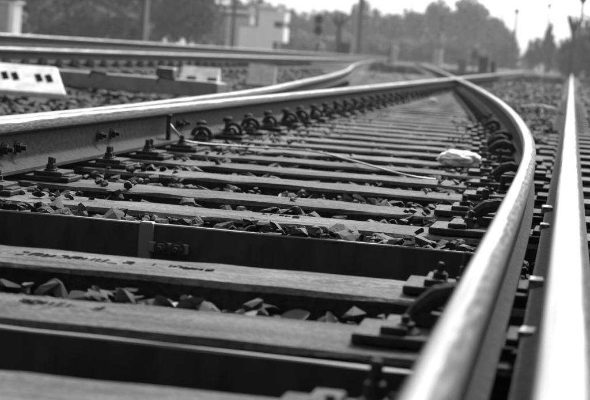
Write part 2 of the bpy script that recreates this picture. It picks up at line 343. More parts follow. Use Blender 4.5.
railF = rail(Fx, 2, 118, RT + FZ, 'higher outer rail of the canted neighbouring track below the poles', None, (-.04, .036))

# bolts through the web of the straight rail
hexn = MB().lathe([(0.030, 0), (0.030, 0.006)], 14)
hexn.lathe([(0.021, 0.006), (0.021, 0.024), (0.018, 0.027)], 6).lathe([(0.011, 0.027), (0.011, 0.045), (0.009, 0.048)], 10)
nut_me = hexn.mesh('bolt', M['iron'])
def web_bolt(u, v, rl, fx):
    # along the web of the rail, half way up it
    best = min(np.arange(3, 14, 0.01), key=lambda y: abs((lambda p: p[0])(proj(fx(y) + 0.012, y, RT - 0.085)) - u))
    o = link('bolt', nut_me, rl); o.location = (fx(best) + 0.0085 * math.cos(TH), best, RT - 0.088)
    o.rotation_euler = (0, R(90), -TH); return o
def proj(x, y, z):
    X, Y, Z = x, y, z - RT - CAM_H
    yc = Y * math.cos(PITCH) - Z * math.sin(PITCH); zc = Y * math.sin(PITCH) + Z * math.cos(PITCH)
    a, b = FPX * X / yc, -FPX * zc / yc
    return (a * math.cos(ROLL) - b * math.sin(ROLL) + 295, a * math.sin(ROLL) + b * math.cos(ROLL) + 200)
for u in (4, 17, 99, 112, 178, 184): web_bolt(u, 0, railA, Ax).scale = (.72, .72, .72)
# a lug standing on the foot of the straight rail, the cable starts there
lug = MB().box((0, 0, 0.045), (0.018, 0.026, 0.09), bev=.003).lathe([(0.013, 0.09), (0.013, 0.106), (0.008, 0.11)], 8)
yl = 6.72
lo = link('cable_lug', lug.mesh('cable_lug', M['iron']), railA, (Ax(yl) + 0.05, yl, RT - RH + 0.012), -TH)

# ------------------------------------------------------------------ rail fastenings (shared meshes)
def arc(r, t, a0, a1, n=12):
    return [(0, r * math.cos(R(a0 + (a1 - a0) * k / n)), r * math.sin(R(a0 + (a1 - a0) * k / n))) for k in range(n + 1)]
plate_me = MB().box((0, 0, 0.008), (0.38, 0.19, 0.016), bev=.003).box((0.115, 0, 0.022), (0.05, 0.15, 0.014), bev=.003).box((-0.115, 0, 0.022), (0.05, 0.15, 0.014), bev=.003).mesh('baseplate', M['iron'])
step_me = MB().box((0, 0, 0.007), (0.36, 0.15, 0.014), bev=.003).box((0.11, 0, 0.021), (0.09, 0.13, 0.015), bev=.003).box((0.15, -0.01, 0.016), (0.05, 0.08, 0.006), bev=.002).mesh('baseplate', M['iron'])
stud_me = MB().lathe([(0.024, 0), (0.024, 0.010), (0.017, 0.012), (0.016, 0.032), (0.011, 0.034), (0.011, 0.058), (0.008, 0.062)], 8).mesh('stud', M['iron'])
boss_me = MB().lathe([(0.046, 0), (0.044, 0.012), (0.028, 0.026), (0.026, 0.030), (0.026, 0.045), (0.013, 0.050), (0.013, 0.070), (0.009, 0.075)], 10).mesh('boss_nut', M['iron'])
ring = MB().tube([(p[1], 0.0, p[2] + 0.012) for p in arc(0.040, 0, -12, 192)], 0.011, 8)
ring.tube([(p[1] * 1.0, -0.016, p[2] + 0.008) for p in arc(0.021, 0, -10, 190)], 0.007, 8)
ring.box((0, 0.012, 0.008), (0.11, 0.05, 0.016), bev=.003)
ring_me = ring.mesh('ring_clip', M['iron'], False)
spike_me = MB().lathe([(0.013, 0), (0.013, 0.062), (0.024, 0.064), (0.024, 0.082), (0.012, 0.09)], 8).mesh('screw_spike', M['iron'])
jaw = MB()
jaw.tube([(-0.10, 0, 0.0), (-0.075, 0, 0.03), (-0.045, 0, 0.052), (-0.01, 0, 0.060), (0.02, 0, 0.052), (0.045, 0, 0.02)], [0.014, 0.017, 0.019, 0.019, 0.017, 0.014], 8)
jaw.box((-0.03, 0, 0.012), (0.13, 0.03, 0.024), bev=.003)
jaw_me = jaw.mesh('spring_clip', M['iron'])
slide_me = MB().box((0, 0, 0.012), (0.10, 0.16, 0.024), bev=.003).box((.008, 0, 0.040), (0.030, 0.085, 0.034), 1, bev=.003).mesh('distance_block', [M['iron'], M['pale_block']])  # upper block in a mottled pale colour

# ------------------------------------------------------------------ sleepers of the turnout
SW, SHT, STOP = 0.25, 0.16, RT - RH - 0.024     # width, depth, upper face
def timber_mesh(L, seed):
    rg = random.Random(seed); n = max(6, int(L / 0.09)); v = []; f = []
    pr = [(-SW / 2, -SHT), (-SW / 2, -0.012), (-SW / 2 + 0.010, -0.002), (-0.05, 0.001), (0.05, 0.0), (SW / 2 - 0.010, -0.002), (SW / 2, -0.012), (SW / 2, -SHT)]
    for i in range(n + 1):
        x = -L / 2 + L * i / n; e = rg.uniform(-.004, .004); e2 = rg.uniform(-.004, .004)
        for k, (y, z) in enumerate(pr):
            dy = (e if k < 4 else e2) if k not in (3, 4) else 0
            v.append((x, y + dy, z + (rg.uniform(-.0035, .0015) if 0 < k < 7 else 0)))
    P_ = len(pr)
    for i in range(n):
        for k in range(P_): f.append((i * P_ + k, i * P_ + (k + 1) % P_, (i + 1) * P_ + (k + 1) % P_, (i + 1) * P_ + k))
    f.append(tuple(range(P_))); f.append(tuple(n * P_ + k for k in range(P_)))
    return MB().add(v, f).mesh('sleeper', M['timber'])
timber_cache = {}
def timber(L):
    key = (round(L * 2.5) / 2.5, random.randrange(3))
    if key not in timber_cache: timber_cache[key] = timber_mesh(key[0], hash(key) % 999)
    return timber_cache[key]
S_pos = [1.50 - .125, 2.02 - .125, 2.64 - .125, 3.23 - .125, 4.35 - .125, 4.87 - .125, 5.53 - .125, 6.07 - .125]
while S_pos[-1] < 44: S_pos.append(S_pos[-1] + 0.575 + random.uniform(-.03, .03))
def cross(fx, s):               # where the line of a sleeper at s meets a rail: offset along the sleeper from the through rail C's foot line
    y = s
    for _ in range(30):
        p = Vector((fx(y), y, 0)); y += (s - p.dot(T)) * 0.9
    return Vector((fx(y), y, 0))
sleepers = []
cnt = 0
for i, s in enumerate(S_pos):
    a, b, c, d = (cross(fx, s) for fx in (Ax, Bx, Cx, Dx))
    lft = min(a.dot(Nn), d.dot(Nn)) - 0.55; rgt = c.dot(Nn) + (0.55 if i > 4 else 0.45)
    if s > 26: lft = max(lft, d.dot(Nn) - 0.5)
    L = rgt - lft; mid = (lft + rgt) / 2
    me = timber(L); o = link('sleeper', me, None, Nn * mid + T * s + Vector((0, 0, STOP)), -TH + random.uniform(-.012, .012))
    lab, grp = {1: 'weathered timber sleeper outside both stretcher bars, beside the bar without a clamp', 2: 'weathered timber sleeper between both stretcher bars, against the bar without a clamp',
                3: 'weathered timber sleeper between both stretcher bars, beside the clamped bar', 4: 'weathered timber sleeper outside both stretcher bars, beside the clamped bar'}.get(i), None
    if lab is None and s < 6.6: lab, grp = 'timber sleeper with a twin-stud plate under the bolted straight rail', 'sleepers with twin-stud plates'
    elif lab is None: lab, grp = 'timber sleeper of the turnout with a ring clip at the straight rail', 'sleepers with ring clips'
    tag(o, lab, 'sleeper', grp); sleepers.append(o)
    loc = lambda p: p.dot(Nn) - mid
    far = s > 22
    # straight rail A (and D next to it): plate, clips towards the middle of the track
    pl = link('baseplate', step_me if s < 6.6 else plate_me, o, (loc(a) + (0.02 if s < 6.6 else -.02), 0, 0.0015))
    if s < 6.6:
        for yy in (-.035, .03): link('stud', stud_me, pl, (0.10 + random.uniform(-.01, .01), yy, 0.026), random.uniform(0, 1)).scale = (.85, .85, random.uniform(.55, .75))
    else:
        rc = link('ring_clip', ring_me, pl, (0.118 + random.uniform(-.015, .015), -0.03 + random.uniform(-.02, .02), 0.022)); rc.rotation_euler = (random.uniform(-.2, .2), random.uniform(-.15, .15), random.uniform(-.35, .35)); rc.scale = (random.uniform(.9, 1.1),) * 3
        link('screw_spike', spike_me, pl, (0.085, 0.05, 0.012))
    if (d - a).length > 0.42 and not far:
        pd = link('baseplate', plate_me, o, (loc(d), 0, 0.0015)); link('ring_clip', ring_me, pd, (0.118, 0, 0.026)); link('ring_clip', ring_me, pd, (-0.118, 0, 0.026))
    # curved rail B and straight rail C
    if (c - b).length < 0.45:
        pb = link('baseplate', plate_me, o, (loc(b) - 0.06 + random.uniform(-.02, .02), random.uniform(-.015, .015), 0.0015), random.uniform(-.07, .07)); pb.scale = (random.uniform(.75, 1), random.uniform(.8, 1), 1)
        bn = link('boss_nut', boss_me, pb, (-0.10 + random.uniform(-.02, .02), -0.02 + random.uniform(-.02, .02), 0.012)); bn.scale = (.66, .66, random.uniform(.42, .7)); bn.rotation_euler = (random.uniform(-.12, .12), random.uniform(-.12, .12), random.uniform(0, 3))
        if i in (2, 4, 7) or (i > 8 and random.random() < .45): link('spring_clip', jaw_me, pb, (-0.005, 0.055, 0.016), random.uniform(-.1, .1))
        else: link('stud', stud_me, pb, (-0.045, 0.06, 0.014))
        if s < 5 and i != 1: link('distance_block', slide_me, o, ((loc(b) + loc(c)) / 2, random.uniform(-.05, .03), 0.0015), random.uniform(-.1, .1)).scale = (random.uniform(.8, 1.1), random.uniform(.6, 1), random.uniform(.7, 1))
        pc = link('baseplate', plate_me, o, (loc(c) + 0.12, 0, 0.0018)); link('stud', stud_me, pc, (0.06, 0, 0.028))
    elif not far:
        for r_ in (b, c):
            pb = link('baseplate', plate_me, o, (loc(r_), 0, 0.0015))
            if r_ is c:
                pb.scale = (.8, .9, .6); continue
            link('ring_clip', ring_me, pb, (-0.118, -.02, 0.026), random.uniform(-.1, .1)); link('ring_clip', ring_me, pb, (0.118, 0, 0.026))
            link('screw_spike', spike_me, pb, (-0.09, 0.055, 0.012))

# illegible stamped marks in the upper face of two sleepers
def stamp(sl_, u0, u1, v, hgt, n):
    inv = (Matrix.Translation(sl_.location) @ sl_.rotation_euler.to_matrix().to_4x4()).inverted()
    a, b = inv @ at_z(u0, v, STOP), inv @ at_z(u1, v + (u1 - u0) * .09, STOP)
    x0, x1, y0 = a.x, b.x, max(-.07, min(.07, (a.y + b.y) / 2)); m = MB(); pitch = (x1 - x0) / n; rg = random.Random(int(u0 * 7 + v))
    for k in range(n):
        cx, wg = x0 + (k + .5) * pitch, pitch * .62; j = rg.uniform(-.003, .003); t_ = .006
        segs = []
        for (sx, sy, dx, dy) in ((-.5, 0, t_, hgt), (.5, 0, t_, hgt), (0, .5, wg, t_ * 1.4), (0, -.5, wg, t_ * 1.4), (0, 0, wg, t_ * 1.4)):
            if rg.random() < .62: m.box((cx + sx * wg, y0 + j + sy * hgt, .0004), (dx * rg.uniform(.7, 1.2), dy * rg.uniform(.6, 1.0), .0016))
    if m.v: link('stamped_mark', m.mesh('stamped_mark', M['stamp']), sl_)
stamp(sleepers[3], 16, 135, 253, .045, 9); stamp(sleepers[3], 152, 214, 265, .03, 6); stamp(sleepers[2], 16, 104, 301, .035, 7)
stamp(sleepers[4], 262, 300, 214, .03, 5)

# ------------------------------------------------------------------ stretcher bars between the switch rails
def stretcher(s0, skew, label, clamp_u=None):
    a, b = cross(Ax, s0), cross(Bx, s0); L = (b - a).length - 0.06; midp = (a + b) / 2
    e = empty('stretcher_bar', (midp.x, midp.y, STOP - 0.10), -TH + skew); tag(e, label, 'stretcher bar', None)
    m = MB(); n = 14; v = []; f = []
    for i in range(n + 1):
        x = -L / 2 + L * i / n; bow = 0.006 * math.sin(3.1 * i / n) + random.uniform(-.0012, .0012)
        for (y, z) in ((-.007, 0), (-.007, .100), (-.0045, .1025), (.0045, .1025), (.007, .100), (.007, 0)): v.append((x, y + bow, z + (random.uniform(-.001, .001) if z > .05 else 0)))
    for i in range(n):
        for k in range(6): f.append((i * 6 + k, i * 6 + (k + 1) % 6, i * 6 + 6 + (k + 1) % 6, i * 6 + 6 + k))
    f += [tuple(range(6)), tuple(n * 6 + k for k in range(6))]
    m.add(v, f, [(1 if (j % 6) in (1, 2, 3) and j < 6 * n else 0) for j in range(len(f))]); link('flat_bar', m.mesh('flat_bar', [M['bar'], M['worn']]), e)
    for sgn in (-1, 1):
        br = link('end_bracket', MB().box((0, -.022, .05), (.10, .028, .05), bev=.004).box((sgn * .04, 0, .05), (.03, .07, .08), bev=.004).mesh('end_bracket', M['iron']), e, (sgn * (L / 2 - .04), 0, 0))
        for xx in (-.025, .025):
            o = link('bolt', nut_me, br, (xx, -.037, .05)); o.rotation_euler = (R(90), 0, 0); o.scale = (.7, .7, .7)
    if clamp_u is not None:
        cl = link('clamp', MB().box((0, -.003, .053), (.035, .034, .108), bev=.004).box((.06, -.018, .048), (.10, .014, .026), bev=.003).mesh('clamp', M['worn']), e, (clamp_u, 0, 0))
        for xx in (.045, .085):
            o = link('bolt', nut_me, cl, (xx, -.025, .048)); o.rotation_euler = (R(90), 0, 0); o.scale = (.65, .65, .65)
    return e
stretcher(2.30, -0.05, 'dark flat steel stretcher bar without a clamp, across between rails')
stretcher(3.80, -0.02, 'dark flat steel stretcher bar with a bolted clamp on it', -0.11)

# ------------------------------------------------------------------ sleepers of the neighbouring track
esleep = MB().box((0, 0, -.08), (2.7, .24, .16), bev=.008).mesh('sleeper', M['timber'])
y = 9.0; k = 0
while y < 60:
    ex, fy = Ex(y), y + 0.25
    fxv = Fx(fy); a = Vector((ex, y, RT + EZ - RH - .022)); b = Vector((fxv, fy, RT + FZ - RH - .022)); dv = (a - b)
    o = link('sleeper', esleep, None, (a + b) / 2); o.rotation_euler = (0, math.atan2(-dv.z, math.hypot(dv.x, dv.y)) * 1.0, math.atan2(dv.y, dv.x))
    o.scale = (max(0.6, (dv.length + 0.95) / 2.7), 1, 1)
    tag(o, 'half buried sleeper under the canted neighbouring track', 'sleeper', 'sleepers of the neighbouring track')
    hl = dv.length / 2 / o.scale.x
    for sx in (1, -1):
        p = link('baseplate', plate_me, o, (sx * hl, 0, .0015)); p.scale = (1 / o.scale.x, 1, 1)
        if y < 40 and sx > 0:
            q_ = random.uniform(.8, 1.15); link('ring_clip', ring_me, p, (.118, 0, .026), random.uniform(-.3, .3)).scale = (q_, q_, q_ * random.uniform(.8, 1.1))
    y += 0.6 + random.uniform(-.02, .02); k += 1

# ------------------------------------------------------------------ ballast
def stone_template(seed):
    rg = random.Random(seed); bm = bmesh.new()
    for _ in range(11):
        v = Vector((rg.gauss(0, 1), rg.gauss(0, 1), rg.gauss(0, 1))).normalized() * rg.uniform(.8, 1.1)
        bm.verts.new((v.x * rg.uniform(.9, 1.1), v.y * .72, v.z * .48))
    r = bmesh.ops.convex_hull(bm, input=bm.verts)
    bmesh.ops.delete(bm, geom=[e for e in r['geom_interior'] if isinstance(e, bmesh.types.BMVert)], context='VERTS')
    bmesh.ops.triangulate(bm, faces=bm.faces); bm.verts.index_update()
    v = np.array([q.co[:] for q in bm.verts]); f = np.array([[q.index for q in p.verts] for p in bm.faces]); bm.free()
    return v, f
TEM = [stone_template(100 + k) for k in range(9)]
stone_me = []
for v, f in TEM:
    me = bpy.data.meshes.new('stone'); me.from_pydata(v.tolist(), [], f.tolist()); me.materials.append(M['stone'])
    bm = bmesh.new(); bm.from_mesh(me); bmesh.ops.recalc_face_normals(bm, faces=bm.faces); bm.to_mesh(me); bm.free(); stone_me.append(me)
cand = []   # (x, y, z, size, rot)
spans = [(s - SW / 2, s + SW / 2) for s in S_pos]
def rot(): return (random.uniform(-.6, .6), random.uniform(-.6, .6), random.uniform(0, 6.28))
for i in range(len(S_pos) - 1):
    s0, s1 = spans[i][1], spans[i + 1][0]; sm = (s0 + s1) / 2
    if sm > 36: break
    l = min(cross(Ax, sm).dot(Nn), cross(Dx, sm).dot(Nn)) - .7; r_ = cross(Cx, sm).dot(Nn) + .7
    dens = 1000 if sm < 7 else 520 if sm < 14 else 220
    n = int((r_ - l) * (s1 - s0) * dens)
    for _ in range(n):
        p = Nn * random.uniform(l, r_) + T * random.uniform(s0 + .01, s1 - .01)
        sz = random.choice((.010, .014, .018, .024, .030, .034)) * random.uniform(.85, 1.2)
        near_rail = min(abs(p.x - fx(p.y)) for fx in (Ax, Bx, Cx, Dx))
        z = STOP - 0.040 + random.uniform(-.03, .022) - (0.035 if near_rail < .12 else 0) - sz * .1
        if i == 1: z -= .055
        if i == 2: z -= .014
        if i == 3:
            if p.dot(T) < 3.86: z -= .07
            else: z += .02
        if p.y > 0.6: cand.append((p.x, p.y, z, sz, rot()))
# a few stones lying on the sleepers
for _ in range(40):
    s = random.choice(S_pos[4:24]); x_ = random.uniform(-.75, .8) + 0
    p = Nn * (x_ + cross(Ax, s).dot(Nn) + .8) + T * (s + random.uniform(-.09, .09))
    if min(abs(p.x - fx(p.y)) for fx in (Ax, Bx, Cx, Dx)) < .2: continue
    sz = random.choice((.008, .011, .016, .022)); cand.append((p.x, p.y, STOP + sz * .38, sz, (random.uniform(-.2, .2), random.uniform(-.2, .2), random.uniform(0, 6))))
for _ in range(700):
    s = random.uniform(3.9, 13); side = random.random()
    pass
    if side < .55: o_ = cross(Ax, s).dot(Nn) + random.uniform(.10, .42)
    else: o_ = cross(Bx, s).dot(Nn) - random.uniform(.10, .36)
    p = Nn * o_ + T * s; on = any(a <= s <= b for a, b in spans)
    if not on and (s < 2.45 or 3.2 < s < 3.9): continue
    sz = random.uniform(.010, .022) if on else random.uniform(.016, .03)
    cand.append((p.x, p.y, STOP + (sz * .4 if on else -.012), sz, rot()))
# ballast heaped over the sleepers right of the curved rail
for _ in range(5200):
    y_ = 8.5 + 34 * random.random() ** 1.4; lo_, hi_ = Bx(y_) + .16, Cx(y_) - .14
    if random.random() < .4: x_ = Cx(y_) + random.uniform(.16, 1.6)
    elif hi_ > lo_ and y_ > 9.5: x_ = random.uniform(lo_, hi_)
    else: continue
    sz = random.uniform(.02, .042); cand.append((x_, y_, STOP + random.uniform(-.02, .02), sz, rot()))
# the bank on the left and the ground between the tracks
for _ in range(9500):
    y_ = 4.5 + 32 * random.random() ** 1.3; x_ = random.uniform(Ex(y_) - 3.2, min(Ax(y_), Dx(y_)) - .45)
    sz = random.uniform(.022, .05); cand.append((x_, y_, gh(x_, y_) + sz * .25, sz, rot()))
for _ in range(2500):
    y_ = random.uniform(1, 30); x_ = Cx(y_) + random.uniform(.5, 3.5); sz = random.uniform(.02, .045); cand.append((x_, y_, gh(x_, y_) + sz * .25, sz, rot()))
def in_view(c):
    u, v = proj(*c[:3]); return -5 < u < 560 and 60 < v < 405
vis = sorted([c for c in cand if in_view(c) and 2.0 < c[1] < 9], key=lambda c: -c[3] / c[1])[:300]
ids = set(map(id, vis)); rest = [c for c in cand if id(c) not in ids]
bed = MB()
for (x, y_, z, sz, ro) in vis:
    o = link('stone', random.choice(stone_me), ground, (x, y_, z)); o.rotation_euler = ro; o.scale = (sz * 1.3, sz * 1.2, sz * random.uniform(.5, 1))
VV = []; FF = []; SH = []; base = 0
from mathutils import Euler
for (x, y_, z, sz, ro) in rest:
    v, f = random.choice(TEM); Rm = np.array(Euler(ro).to_matrix())
    VV.append((v * np.array([1.15, 1.1, 1.0]) * sz) @ Rm.T + np.array([x, y_, z])); FF.append(f + base); base += len(v); SH += [random.uniform(.5, 1.9)] * len(v)
VV = np.concatenate(VV); FF = np.concatenate(FF)
me = bpy.data.meshes.new('ballast'); me.from_pydata(VV.tolist(), [], FF.tolist()); me.materials.append(M['stones'])
at = me.attributes.new('shade', 'FLOAT', 'POINT'); at.data.foreach_set('value', SH)
bm = bmesh.new(); bm.from_mesh(me); bmesh.ops.recalc_face_normals(bm, faces=bm.faces); bm.to_mesh(me); bm.free()
bo = link('ballast', me, ground); bo['kind'] = 'stuff'; bo['label'] = 'loose crushed stone ballast around the sleepers'

# dry leaves caught between the sleepers
def leaf_mesh(seed):
    rg = random.Random(seed); n = 7; v = []; f = []
    curl = rg.uniform(.25, .6); bend = rg.uniform(-.4, .6)
    for i in range(n + 1):
        t = i / n; wdt = .42 * math.sin(math.pi * min(1, t * .93 + .05)) ** .8
        zc = bend * (t - .5) ** 2
        for k in (-1, -.5, 0, .5, 1): v.append((t - .5, k * wdt * .62, zc + curl * (abs(k) ** 1.5) * wdt + rg.uniform(-.015, .015)))
    for i in range(n):
        for k in range(4): f.append((i * 5 + k, i * 5 + k + 1, i * 5 + 6 + k, i * 5 + 5 + k))
    me_ = MB().add(v, f).mesh('dry_leaf', M['leaf_dry'], True); return me_
leaf_mes = [leaf_mesh(k) for k in range(6)]
for k in range(30):
    i = random.choice((2, 2, 2, 3, 3, 4, 4, 5, 5, 6, 7, 8, 9)); s = random.uniform(spans[i][1] + .03, spans[i + 1][0] - .03)
    if i == 3: s = random.uniform(3.88, spans[4][0] - .03)
    la = cross(Ax, s).dot(Nn) + .15; lb = cross(Bx, s).dot(Nn) - .18
    p = Nn * random.uniform(la, lb) + T * s
    o = link('dry_leaf', random.choice(leaf_mes), ground, (p.x, p.y, STOP - .030 + random.uniform(-.01, .01)))
    o.rotation_euler = (random.uniform(-.7, .7), random.uniform(-.5, .5), random.uniform(0, 6.28)); q = random.uniform(.05, .085); o.scale = (q, q, q)

# ------------------------------------------------------------------ litter and cables
def crumple(name, sx, sy, sz, seed, sub=5, amp=.2):
    bm = bmesh.new(); bmesh.ops.create_icosphere(bm, subdivisions=sub, radius=1)
    from mathutils import noise
    off = Vector((seed * 3.7, seed * 1.3, 0))
    for v in bm.verts:
        p = v.co.copy(); d = 0
        for fq, am in ((1.1, 1), (2.4, .8), (5.0, .45), (11, .12)):
            d += am * (.45 - abs(noise.noise(p * fq + off)) * 2)
        v.co = p * (1 + amp * d); v.co.z = max(v.co.z, -.55)
        v.co = Vector((v.co.x * sx, v.co.y * sy, (v.co.z + .55) * sz))
    me_ = bpy.data.meshes.new(name); bm.to_mesh(me_); bm.free(); me_.materials.append(M['rag'])
    me_.polygons.foreach_set('use_smooth', [True] * len(me_.polygons)); return me_
p = at_z(459, 166, STOP)
tag(link('crumpled_bag', crumple('crumpled_bag', .088, .10, .040, 5), None, (p.x, p.y, STOP + .004), .2), 'crumpled white plastic bag lying on the sleepers beside the curved rail', 'plastic bag')
for (u, v, sz, lab) in ((141, 157, .022, 'small white paper scrap among the stones by the bolted rail'), (433, 102, .045, 'white paper scrap lying on the sleepers near the crossing of the rails'), (558, 88, .07, 'white scrap caught against the straight polished rail beyond the curve')):
    q = at_z(u, v, STOP); tag(link('paper_scrap', crumple('paper_scrap', sz, sz * .6, sz * .5, u, 2, .4), None, (q.x, q.y, STOP + .002), .5), lab, 'paper scrap')
def spline(pts, n=8):
    pts = [Vector(p) for p in pts]; P_ = [pts[0] * 2 - pts[1]] + pts + [pts[-1] * 2 - pts[-2]]; out = []
    for i in range(1, len(P_) - 2):
        for k in range(n):
            t = k / n; a, b, c, d = P_[i - 1], P_[i], P_[i + 1], P_[i + 2]
            out.append(.5 * ((2 * b) + (c - a) * t + (2 * a - 5 * b + 4 * c - d) * t * t + (-a + 3 * b - 3 * c + d) * t ** 3))
    return out + [pts[-1]]
zc = STOP + .012
cp = [Vector((Ax(yl) + .055, yl - .01, RT - .075)), Vector((Ax(yl) + .085, yl - .03, RT - .105))] + [at_z(u, v, zc + h) for (u, v, h) in ((190, 142, .02), (250, 147, .004), (310, 151, .004), (350, 160, .004), (405, 175, .0), (440, 180, -.03))]
tag(link('bond_cable', MB().tube(spline(cp), .0038, 8).mesh('bond_cable', M['cable'], True)), 'thin pale cable running from the bolted rail across the sleepers', 'cable')
cp = [at_z(u, v, RT - .12 + h) for (u, v, h) in ((519, 107, -.06), (530, 106, 0), (543, 106, .02), (554, 109, .01), (565, 114, -.05))]
tag(link('cable', MB().tube(spline(cp), .008, 8).mesh('cable', M['cable'], True)), 'short pale cable looped between the curved rail and straight rail', 'cable')

# ------------------------------------------------------------------ broken concrete on the bank
def concrete_piece(name, prof, depth, m, loc, rz, tilt=0.0):
    n = len(prof); v = [(x, -depth / 2, z) for x, z in prof] + [(x, depth / 2, z) for x, z in prof]
    f = [tuple(range(n)), tuple(range(2 * n - 1, n - 1, -1))] + [(i, (i + 1) % n, n + (i + 1) % n, n + i) for i in range(n)]
    me_ = MB().add(v, f).mesh(name, m); bm_ = bmesh.new(); bm_.from_mesh(me_); bmesh.ops.bevel(bm_, geom=list(bm_.edges), offset=.008, segments=1, affect='EDGES'); bm_.to_mesh(me_); bm_.free()
    o = link(name, me_, None, loc, rz); o.rotation_euler = (tilt, 0, rz); return o
def gpoint(u, y_, dz=0): 
    q = at_y(u, 80, y_); return Vector((q.x, y_, gh(q.x, y_) + dz))
# pale sleeper end with paired slots
y_ = 12.0; q = at_y(66, 96, y_)
o = concrete_piece('concrete_sleeper', [(0, 0), (-.17, .40), (-.18, .41), (-.98, .42), (-1.0, .0)], .05, M['concrete'], (q.x, y_, q.z - .01), -.10, -1.08)
tag(o, 'pale concrete sleeper end with dark paired slots lying on the bank', 'concrete')
slot = MB().box((0, 0, 0), (.032, .016, .055), bev=.003)
slot_me = slot.mesh('slot', M['stamp'])  # near-black blocks paint in the shade inside the slots
for xx in (-.155, -.235, -.42, -.50, -.68, -.76):
    s_ = link('slot', slot_me, o, (xx - .03, -.022, .22)); s_.rotation_euler = (0, R(-26), 0); s_.scale = (1.5, 1, 2.3)
# long grey beam with hooks
y_ = 14.6; q = at_y(222, 93, y_)
o = concrete_piece('concrete_beam', [(0, -.05), (0, .085), (-.05, .095), (-1.75, .095), (-1.8, -.05)], .26, M['concrete_grey'], (q.x, y_, q.z), -.30)
tag(o, 'long grey concrete beam with bent iron hooks on the bank', 'concrete')
for xx in (-1.2, -.52):
    link('hook', MB().tube(spline([(-.07, 0, -.02), (-.06, 0, .028), (-.02, 0, .045), (.05, 0, .03), (.10, 0, .036)], 4), .014, 6).mesh('hook', M['iron']), o, (xx, -.12, .06))
for (u0, u1, vt, m, y_, lab) in ((179, 219, 65, 'concrete_white', 18.0, 'whitish concrete block with dark slots behind the grey beam'), (247, 276, 62, 'concrete_grey', 22.0, 'square grey concrete block standing alone on the bank')):
    a, b = at_y(u0, vt, y_), at_y(u1, vt, y_); wd = b.x - a.x; q = Vector((a.x, y_, gh(a.x, y_) - .03)); hh = a.z - q.z
    o = concrete_piece('concrete_block', [(0, 0), (0, hh * 1.35), (wd * .96, hh * 1.35 - .012), (wd, 0)], .16, M[m], q, -.07, -.95); tag(o, lab, 'concrete')
    for xx in ((.3, .82) if u0 < 200 else ()):
        link('slot', MB().box((0, 0, 0), (.11, .02, .06), bev=.004).mesh('slot', M['stamp']), o, (wd * xx, -.075, hh * .6))  # slot shade put in as near-black blocks
    if u0 > 200: link('joint', MB().box((0, 0, 0), (.012, .02, hh * .9), bev=.002).mesh('joint', M['black']), o, (wd * .5, -.075, hh * .66))
y_ = 17.8; a = at_y(157, 66, y_); hh = a.z - gh(a.x, y_)
o = concrete_piece('dark_gap_box', [(0, 0), (0, hh), (.20, hh - .005), (.20, 0)], .25, M['black'], (a.x, y_ + .1, gh(a.x, y_) - .01), -.07); tag(o, 'black box standing in for the dark gap beside the whitish concrete block', 'timber')  # black box painted in for the shaded gap beside the block

# ------------------------------------------------------------------ far buildings, masts and signals
def far_base(u, y_):
    q = at_y(u, 60, y_); return Vector((q.x, y_, gh(q.x, y_)))
def top_h(u, v, y_): return at_y(u, v, y_).z - far_base(u, y_).z
def px(y_, n): return n * y_ / FPX
# relay cabinet at the left edge
y_ = 62; b = far_base(10, y_); H = top_h(10, 3, y_)
e = empty('relay_cabinet', b, R(-18)); tag(e, 'grey relay cabinet with a side coloured white as if sunlit, at the trackside', 'cabinet')
link('body', MB().box((-.55, .3, H / 2), (1.1, .6, H), bev=.01).mesh('body', M['greywall']), e)
link('side_panel', MB().box((.03, .3, H / 2), (.05, .62, H), bev=.01).mesh('side_panel', M['whitewash']), e)  # white panel puts the sunlit side into the colour
link('corner_post', MB().box((-.06, -.03, H / 2), (.16, .05, H), bev=.01).mesh('corner_post', M['whitewash']), e)
link('lid', MB().box((-.5, .3, H + .025), (1.3, .8, .05), bev=.01).mesh('lid', M['whitewash']), e)
for xx in (-.82, -.36): link('door', MB().box((xx, -.018, H * .48), (.42, .03, H * .82), bev=.006).mesh('door', M['greywall']), e)
def mast(u, y_, wpx, H, label, pale=True, arms=True, lean=0.0):
    b_ = far_base(u, y_); wd = px(y_, wpx)
    e_ = empty('catenary_mast', b_, R(8)); tag(e_, label, 'mast')
    link('post', MB().box((-wd * .22, 0, H / 2), (wd * .5, wd * .8, H)).mesh('post', M['mast']), e_)
    link('flange', MB().box((wd * .28, -wd * .05, H / 2), (wd * .42, wd * .9, H)).mesh('flange', M['mast_pale'] if pale else M['mast']), e_)
    link('footing', MB().box((0, 0, .1), (wd * 2, wd * 2, .3), bev=.02).mesh('footing', M['concrete_grey']), e_)
    if arms:
        link('arm', MB().box((1.4, 0, H - .8), (2.8, .09, .09)).tube([(0, 0, H - .1), (2.6, 0, H - .75)], .035, 6).mesh('arm', M['mast']), e_)
    return e_
mast(141.5, 70, 9, 8.5, 'tall mast with a dark side and a pale edge before the grove')
mast(357, 150, 5, 15.0, 'tall dark mast standing beside the branching trunk', pale=False)
